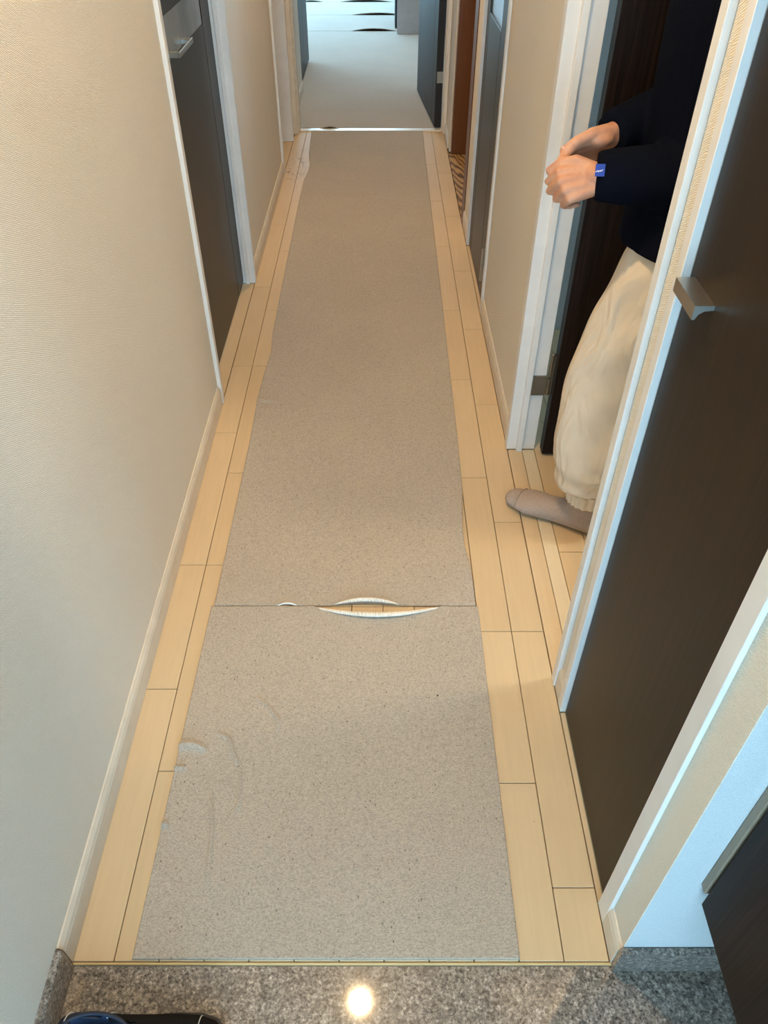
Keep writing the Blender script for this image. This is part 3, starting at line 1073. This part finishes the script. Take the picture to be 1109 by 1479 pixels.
def shoe_ring(x, w, hgt, n=20, z0=0.018):
    pts = []
    for i in range(n + 1):
        a = PI * i / n
        cy_, sz = math.cos(a), math.sin(a)
        pts.append((x, w * math.copysign(abs(cy_) ** 0.7, cy_), z0 + (hgt - z0) * abs(sz) ** 0.75))
    return pts


def shoe_shell(sts, skip=None):
    bm = bmesh.new()
    rings = [[bm.verts.new(p) for p in shoe_ring(*s)] for s in sts]
    for a_, (A, B) in enumerate(zip(rings, rings[1:])):
        for i in range(len(A) - 1):
            if skip and skip(a_, i): continue
            bm.faces.new((A[i], A[i + 1], B[i + 1], B[i]))
    if not skip or sts[0][0] < -0.12:
        bm.faces.new(rings[0])
    return bm


def refine(sts, k=3):
    out = []
    for s, t in zip(sts, sts[1:]):
        for q in range(k):
            out.append(tuple(a + (b_ - a) * q / k for a, b_ in zip(s, t)))
    return out + [sts[-1]]


RS = refine(ST, 3)
def hole(a_, i):
    x = RS[a_][0]
    return -0.104 < x < -0.010 and 7 <= i <= 12
heel = [s for s in RS if s[0] <= -0.045]
fore = [s for s in RS if s[0] >= -0.048]
off = len(RS) - len(fore)
o = obj('upper', shoe_shell(fore, lambda a_, i: hole(a_ + off, i)), 'shoe_black', sh, True)
s_ = o.modifiers.new('solid', 'SOLIDIFY'); s_.thickness = 0.004; s_.offset = -1
o2 = obj('heel_quarter', shoe_shell(heel, hole), 'shoe_navy', sh, True)
s_ = o2.modifiers.new('solid', 'SOLIDIFY'); s_.thickness = 0.004; s_.offset = -1
# collar roll, lining and insole
bm = bmesh.new()
cp = []
for k in range(40):
    t = 2 * PI * k / 40
    x = -0.058 + 0.052 * math.cos(t)
    y = 0.027 * math.sin(t)
    cp.append(Vector((x, y, 0.0805 - 0.004 * math.cos(t) - 0.10 * max(0, x + 0.02))))
rgs = []
for k, p in enumerate(cp):
    t_ = (cp[(k + 1) % 40] - cp[k - 1]).normalized()
    u_ = t_.cross(Vector((0, 0, 1))).normalized()
    w_ = u_.cross(t_)
    rgs.append([bm.verts.new(p + (u_ * math.cos(a) + w_ * math.sin(a)) * 0.0032) for a in [2 * PI * q / 10 for q in range(10)]])
for k in range(40):
    A, B = rgs[k], rgs[(k + 1) % 40]
    for q in range(10):
        bm.faces.new((A[q], A[(q + 1) % 10], B[(q + 1) % 10], B[q]))
col_ = obj('collar', bm, 'shoe_navy', sh, True)
bm = bmesh.new()
for p, q in zip(cp, cp[1:] + cp[:1]):
    a_ = [bm.verts.new(p * 0.98), bm.verts.new(q * 0.98), bm.verts.new((q.x * 0.97, q.y * 0.95, 0.026)), bm.verts.new((p.x * 0.97, p.y * 0.95, 0.026))]
    bm.faces.new(a_)
obj('lining', bm, 'shoe_lining', sh)
bm = bmesh.new()
loft(bm, [(-0.118, 0, 0.026), (-0.10, 0, 0.026), (-0.05, 0, 0.026), (0.0, 0, 0.024), (0.05, 0, 0.023), (0.09, 0, 0.022)],
     [(0.018, 0.004), (0.030, 0.004), (0.033, 0.004), (0.034, 0.004), (0.036, 0.004), (0.03, 0.004)], 16)
obj('insole', bm, 'shoe_insole', sh)
bm = bmesh.new()
rg = []
for s, w, hgt in RS:
    rg.append([bm.verts.new((s * 1.02, y * (w + 0.004), z)) for y, z in ((-1, 0.001), (1, 0.001), (1.0, 0.022), (-1.0, 0.022))])
for A, B in zip(rg, rg[1:]):
    for i in range(4):
        bm.faces.new((A[i], A[(i + 1) % 4], B[(i + 1) % 4], B[i]))
bm.faces.new(rg[0]); bm.faces.new(rg[-1][::-1])
obj('sole', bm, 'shoe_sole', sh)


def stitch(x, parent):
    s = next((r for r in RS if r[0] >= x), RS[-1])
    ring = [Vector(p) for p in shoe_ring(x, s[1] + 0.0012, s[2] + 0.0012)]
    runs = [[]]
    for k in range(len(ring) - 1):
        if hole(RS.index(s), k):
            runs.append([])
        else:
            runs[-1].append((ring[k], ring[k + 1]))
    for run in runs:
        if run:
            bm = bmesh.new()
            for p, q in run:
                cyl(bm, p, q, 0.0009, n=6)
            obj('stitching', bm, 'white', parent)


stitch(-0.108, o2)
stitch(-0.046, o2)
stitch(0.088, o)

# ------------------------------------------------------------------ person
pr = empty('person', (0, 0, 0))
tag(pr, 'person in navy sweater and cream trousers standing in the doorway with clasped hands', 'person')
V = Vector
HIPL, HIPR = V((0.628, 1.505, 0.84)), V((0.690, 1.665, 0.84))
KNL, KNR = V((0.535, 1.535, 0.47)), V((0.690, 1.700, 0.47))
ANL, ANR = V((0.540, 1.510, 0.085)), V((0.800, 1.735, 0.085))
SHL, SHR = V((0.595, 1.425, 1.315)), V((0.690, 1.755, 1.315))
ELL, ELR = V((0.605, 1.462, 0.938)), V((0.668, 1.735, 1.000))
WRL, WRR = V((0.424, 1.495, 0.928)), V((0.464, 1.602, 0.974))
CH = V((0.650, 1.590, 1.20))
PEL = V((0.665, 1.588, 0.90))


def hand(bm, W, f, n, thumb_side, curl, spread=1.0, scale=1.0, thumb=None):
    """palm + five bent fingers. f = finger direction, n = back of hand, thumb_side = direction of the thumb"""
    f = V(f).normalized()
    n = (V(n) - f * V(n).dot(f)).normalized()
    s = V(thumb_side)
    s = (s - f * s.dot(f) - n * s.dot(n)).normalized()
    S = scale
    # palm: four metacarpal capsules plus filler
    L = [0.088, 0.090, 0.085, 0.078]
    offs = [0.030, 0.010, -0.010, -0.028]
    segs = [(0.044, 0.027, 0.021), (0.048, 0.030, 0.022), (0.044, 0.028, 0.021), (0.034, 0.022, 0.019)]
    rad = [0.0088, 0.0090, 0.0086, 0.0076]
    tips = []
    for k in range(4):
        a = W + s * offs[k] * 0.55 * S
        kn = W + f * L[k] * S + s * offs[k] * S + n * (0.004 if k in (1, 2) else 0.0)
        mid = (a + kn) / 2 - n * 0.002
        chain(bm, [a, mid, kn], [0.0145 * S, 0.0135 * S, 0.0108 * S], 12)
        p = kn
        ang = 0.0
        pts, rr = [kn], [0.0104 * S]
        for q in range(3):
            ang += math.radians(curl[k][q])
            side = s * (offs[k] * 1.6) * spread
            d = (f * math.cos(ang) - n * math.sin(ang) + side * max(0, math.cos(ang))).normalized()
            p = p + d * segs[k][q] * S
            pts.append(p)
            rr.append(rad[k] * S * (1.0 - 0.09 * (q + 1)))
        chain(bm, pts, rr, 12)
        tips.append((pts[-1], (pts[-1] - pts[-2]).normalized(), n))
    # thumb from the side of the palm near its base
    b0 = W + f * 0.018 * S + s * 0.020 * S - n * 0.004
    if thumb is None:
        thumb = [V(0.55 * f + 0.75 * s - 0.25 * n), V(0.9 * f + 0.25 * s - 0.35 * n), V(1.0 * f - 0.05 * s - 0.3 * n)]
    pts = [b0]
    for d, l in zip(thumb, (0.042, 0.033, 0.026)):
        pts.append(pts[-1] + d.normalized() * l * S)
    chain(bm, pts, [0.0155 * S, 0.0118 * S, 0.0105 * S, 0.0088 * S], 12)
    tips.append((pts[-1], (pts[-1] - pts[-2]).normalized(), n))
    ellipsoid(bm, W + f * 0.045 * S + s * 0.022 * S - n * 0.010, (0.026 * S, 0.020 * S, 0.015 * S), None, 12, 8)
    return tips


bm = bmesh.new()
# trunk, neck, head
p_, r_ = interp([PEL - V((0, 0, 0.10)), PEL, PEL + V((-0.005, 0, 0.14)), CH, CH + V((0.0, 0, 0.10)), CH + V((0.005, 0, 0.17))],
                [(0.12, 0.07), (0.155, 0.095), (0.125, 0.085), (0.150, 0.095), (0.145, 0.08), (0.06, 0.055)], 4)
SIDE = V((0.3, 0.954, 0)).normalized()
FRONT = V((-0.954, 0.3, 0)).normalized()
loft(bm, p_, r_, 28, SIDE)
NK = CH + V((0.0, 0, 0.16))
HD = CH + V((0, 0, 0.335)) + FRONT * 0.025
chain(bm, [NK - V((0, 0, 0.03)), NK + V((-0.008, 0, 0.07))], [0.056, 0.05], 16)
ellipsoid(bm, HD + V((0, 0, 0.02)) - FRONT * 0.008, (0.088, 0.074, 0.098), Matrix.Rotation(math.atan2(FRONT.y, FRONT.x), 3, 'Z'))
ellipsoid(bm, HD - V((0, 0, 0.055)) + FRONT * 0.022, (0.060, 0.052, 0.058), Matrix.Rotation(math.atan2(FRONT.y, FRONT.x), 3, 'Z'))
chain(bm, [HD + FRONT * 0.080 + V((0, 0, 0.012)), HD + FRONT * 0.098 - V((0, 0, 0.026))], [0.008, 0.012], 10)
ellipsoid(bm, HD + FRONT * 0.074 - V((0, 0, 0.055)), (0.010, 0.020, 0.006), Matrix.Rotation(math.atan2(FRONT.y, FRONT.x), 3, 'Z'), 10, 6)
for s in (-1, 1):
    ellipsoid(bm, HD + SIDE * 0.074 * s - FRONT * 0.008 - V((0, 0, 0.01)), (0.018, 0.008, 0.030), Matrix.Rotation(math.atan2(FRONT.y, FRONT.x), 3, 'Z'), 12, 8)
# arms, legs, feet
for S_, E_, W_ in ((SHL, ELL, WRL), (SHR, ELR, WRR)):
    chain(bm, [S_, (S_ + E_) / 2, E_], [0.045, 0.040, 0.033], 14)
    chain(bm, [E_, E_ + (W_ - E_) * 0.35, W_, W_ + (W_ - E_).normalized() * 0.02], [0.033, 0.034, 0.024, 0.023], 14)
for H_, K_, A_ in ((HIPL, KNL, ANL), (HIPR, KNR, ANR)):
    chain(bm, [H_, (H_ + K_) / 2, K_], [0.078, 0.066, 0.050], 16)
    chain(bm, [K_, K_ + (A_ - K_) * 0.3, A_], [0.050, 0.050, 0.028], 16)
    chain(bm, [A_, A_ + V((-0.01, 0.005, -0.05))], [0.028, 0.022], 12)
# hands
tl = hand(bm, WRL, (-0.93, -0.02, -0.22), (-0.25, -0.72, 0.55), (-0.1, 0.5, 0.86),
          [(62, 62, 40), (66, 66, 40), (70, 66, 40), (72, 62, 40)], 0.4, 0.92,
          thumb=[V((-0.80, 0.25, 0.30)), V((-0.80, 0.30, -0.25)), V((-0.70, 0.25, -0.60))])
tr = hand(bm, WRR, (-0.86, -0.24, -0.36), (-0.505, 0.73, 0.37), (-0.1, -0.5, 0.85),
          [(20, 35, 25), (30, 45, 30), (36, 50, 30), (40, 50, 30)], 0.4, 1.04,
          thumb=[V((-0.86, -0.36, 0.0)), V((-0.88, -0.22, -0.36)), V((-0.80, -0.15, -0.55))])
body = obj('body', bm, 'skin', pr)
remesh(body, 0.0032, 3, 0.5)
for s in (-1, 1):
    bm = bmesh.new()
    ellipsoid(bm, HD + FRONT * 0.074 + SIDE * 0.030 * s + V((0, 0, 0.012)), (0.011, 0.011, 0.008), None, 12, 8)
    e_ = obj('eye', bm, 'white', pr, True)
    bm = bmesh.new()
    ellipsoid(bm, HD + FRONT * 0.083 + SIDE * 0.030 * s + V((0, 0, 0.012)), (0.004, 0.005, 0.005), None, 10, 6)
    obj('iris', bm, 'hair', e_, True)
# thumb nail of the far hand
bm = bmesh.new()
tp, td, tn = tr[4]
rot = Matrix((td, td.cross(V((0, -0.6, 0.8))).normalized(), V((0, 0, 1)))).transposed()
ellipsoid(bm, tp + V((0.0, -0.0035, 0.0062)), (0.0072, 0.0055, 0.0022), Matrix.Rotation(math.radians(25), 3, 'X') @ Matrix.Rotation(math.radians(25), 3, 'Y'), 14, 8)
obj('thumb_nail', bm, 'nail', pr, True)
# hair
bm = bmesh.new()
R3 = Matrix.Rotation(math.atan2(FRONT.y, FRONT.x), 3, 'Z')
ellipsoid(bm, HD + V((0, 0, 0.035)) - FRONT * 0.016, (0.096, 0.084, 0.100), R3)
ellipsoid(bm, HD - V((0, 0, 0.03)) - FRONT * 0.045, (0.055, 0.076, 0.085), R3)
hair = obj('hair', bm, 'hair', pr)
remesh(hair, 0.006, 3)

# --- trousers
bm = bmesh.new()


def leg_loft(bm, H_, K_, A_, big):
    pts = [H_ + V((0.025, 0.02, 0.03)), H_ + (K_ - H_) * 0.25, H_ + (K_ - H_) * 0.62, K_, K_ + (A_ - K_) * 0.30, K_ + (A_ - K_) * 0.62, K_ + (A_ - K_) * 0.82, A_ + V((0, 0, 0.055))]
    rad = [(0.070, 0.080), (0.088, 0.100), (0.092, 0.102), (0.088, 0.097), (0.092, 0.103), (0.088, 0.098), (0.074, 0.084), (0.054, 0.060)]
    rad = [(a * big, b_ * big) for a, b_ in rad]
    p_, r_ = interp(pts, rad, 7)
    def wob(i, a):
        z = p_[i].z
        return 1 + 0.040 * math.sin(3 * a + z * 14) * math.sin(z * 23 + a) + 0.045 * mnoise.noise((math.cos(a) * 1.6, math.sin(a) * 1.6, z * 9)) \
            + 0.05 * math.exp(-((z - 0.19) / 0.05) ** 2) * math.sin(z * 95 + 2 * math.sin(a))
    loft(bm, p_, r_, 40, (0.3, 0.95, 0), wob)


leg_loft(bm, HIPL, KNL, ANL, 1.0)
leg_loft(bm, HIPR, KNR, ANR, 1.0)
p_, r_ = interp([PEL - V((0, 0, 0.13)), PEL - V((0, 0, 0.05)), PEL + V((0, 0, 0.05)), PEL + V((0, 0, 0.12))], [(0.13, 0.085), (0.172, 0.115), (0.165, 0.11), (0.150, 0.10)], 5)
loft(bm, p_, r_, 36, SIDE)
tro = obj('trousers', bm, 'trouser', pr)
remesh(tro, 0.006, 3)
for A_ in (ANL, ANR):
    bm = bmesh.new()
    p_, r_ = interp([A_ + V((-0.002, 0, 0.066)), A_ + V((0, 0, 0.052)), A_ + V((0, 0, 0.036)), A_ + V((0, 0, 0.018))],
                    [(0.052, 0.058), (0.049, 0.055), (0.0475, 0.053), (0.046, 0.052)], 3)
    ph = random.random()
    loft(bm, p_, r_, 96, (0.3, 0.95, 0), lambda i, a: 1 + 0.045 * math.sin(a * 20 + 1.5 * math.sin(3 * a)) )
    obj('elastic_cuff', bm, 'trouser', tro, True)

# --- socks
FD = V((-0.83, 0.55, 0)).normalized()
for A_, fd in ((ANL, FD), (ANR, V((-0.9, 0.3, 0)).normalized())):
    bm = bmesh.new()
    b0 = V((A_.x, A_.y, 0))
    pts = [b0 - fd * 0.058 + V((0, 0, 0.030)), b0 - fd * 0.048 + V((0, 0, 0.036)), b0 - fd * 0.015 + V((0, 0, 0.042)), b0 + fd * 0.05 + V((0, 0, 0.036)),
           b0 + fd * 0.10 + V((0, 0, 0.029)), b0 + fd * 0.145 + V((0, 0, 0.024)), b0 + fd * 0.180 + V((0, 0, 0.020)), b0 + fd * 0.205 + V((0, 0, 0.0175)), b0 + fd * 0.219 + V((0, 0, 0.013))]
    sd = V((-fd.y, fd.x, 0))
    rad = [(0.018, 0.018), (0.030, 0.030), (0.034, 0.040), (0.034, 0.037), (0.040, 0.030), (0.049, 0.0245), (0.041, 0.0185), (0.033, 0.0165), (0.016, 0.009)]
    p_, r_ = interp(pts, rad, 4)
    loft(bm, p_, r_, 28, sd)
    p2, r2 = interp([b0 + fd * 0.0 + V((0, 0, 0.035)), A_ + V((0, 0, 0.0)), A_ + V((0.0, 0, 0.10))], [(0.036, 0.050), (0.037, 0.044), (0.039, 0.043)], 4)
    loft(bm, p2, r2, 24, sd)
    # flatten the sole
    for v in bm.verts:
        v.co.z = max(v.co.z, 0.0015)
    so = obj('sock', bm, 'sock', pr)
    remesh(so, 0.004, 4)
    # toe seam
    bm = bmesh.new()
    c_ = b0 + fd * 0.176 + V((0, 0, 0.020))
    rp = [c_ + sd * 0.0435 * math.cos(t) + V((0, 0, 0.0195)) * math.sin(t) + fd * 0.006 * math.sin(t) for t in [PI * (0.05 + 0.9 * i / 18) for i in range(19)]]
    for p, q in zip(rp, rp[1:]):
        cyl(bm, p, q, 0.0016, n=6)
    obj('toe_seam', bm, 'sock', so, True)

# --- sweater
bm = bmesh.new()
p_, r_ = interp([PEL + V((-0.022, -0.01, -0.142)), PEL + V((-0.010, 0, -0.02)), PEL + V((-0.018, 0, 0.12)), CH + V((-0.012, 0, 0)), CH + V((0, 0, 0.10)), CH + V((0.005, 0, 0.175))],
                [(0.196, 0.142), (0.194, 0.144), (0.172, 0.132), (0.178, 0.125), (0.150, 0.10), (0.075, 0.065)], 6)
loft(bm, p_, r_, 40, SIDE, lambda i, a: 1 + 0.03 * mnoise.noise((math.cos(a) * 2, math.sin(a) * 2, i * 0.25)))
CUFF = {}
for S_, E_, W_, key in ((SHL, ELL, WRL, 'L'), (SHR, ELR, WRR, 'R')):
    d = (W_ - E_).normalized()
    end = W_ + d * (0.018 if key == 'L' else 0.022)
    ref = V((0, 0.4, 0.9))
    chain(bm, [S_, (S_ + E_) / 2, E_], [0.068, 0.062, 0.058], 18)
    p2, r2 = interp([E_ - d * 0.03, E_ + (end - E_) * 0.3, E_ + (end - E_) * 0.7, end - d * 0.012, end], [(0.055, 0.055), (0.058, 0.054), (0.052, 0.047), (0.046, 0.040), (0.043, 0.037)], 5)
    loft(bm, p2, r2, 30, ref, lambda i, a: 1 + 0.04 * mnoise.noise((math.cos(a) * 2, math.sin(a) * 2, i * 0.4)))
    CUFF[key] = (end, d)
sw = obj('sweater', bm, 'sweater', pr)
remesh(sw, 0.006, 3)
# blue tag on the near cuff
end, d = CUFF['L']
view = (V((0, 0, 1.43)) - end).normalized()
nrm = (view - d * view.dot(d)).normalized()
sdv = d.cross(nrm).normalized()
bmt = bmesh.new()
def quadbox(bm, c, ax, ay, az, sx, sy, sz):
    vs = [bm.verts.new(c + ax * sx * i + ay * sy * j + az * sz * k) for i in (-1, 1) for j in (-1, 1) for k in (-1, 1)]
    for f in ((0, 1, 3, 2), (4, 6, 7, 5), (0, 4, 5, 1), (2, 3, 7, 6), (0, 2, 6, 4), (1, 5, 7, 3)):
        bm.faces.new([vs[i] for i in f])
up = sdv if sdv.z > 0 else -sdv
TC = end - d * 0.004 + nrm * 0.0425 + up * 0.010
quadbox(bmt, TC, d, up, nrm, 0.0085, 0.0105, 0.0012)
tg = obj('cuff_tag', bmt, 'tag', sw)
tg['label'] = 'small blue sewn tag with white mark'
bm = bmesh.new()
mk = [(-0.0078, -0.003), (-0.004, -0.0005), (-0.0032, -0.003), (0.0005, -0.0002), (0.0012, -0.0022), (0.005, 0.001)]
for (a1, b1), (a2, b2) in zip(mk, mk[1:]):
    P1 = TC + d * -a1 + up * b1 + nrm * 0.0014
    P2 = TC + d * -a2 + up * b2 + nrm * 0.0014
    cyl(bm, P1, P2, 0.0007, n=6)
obj('printed_mark', bm, 'white', tg)
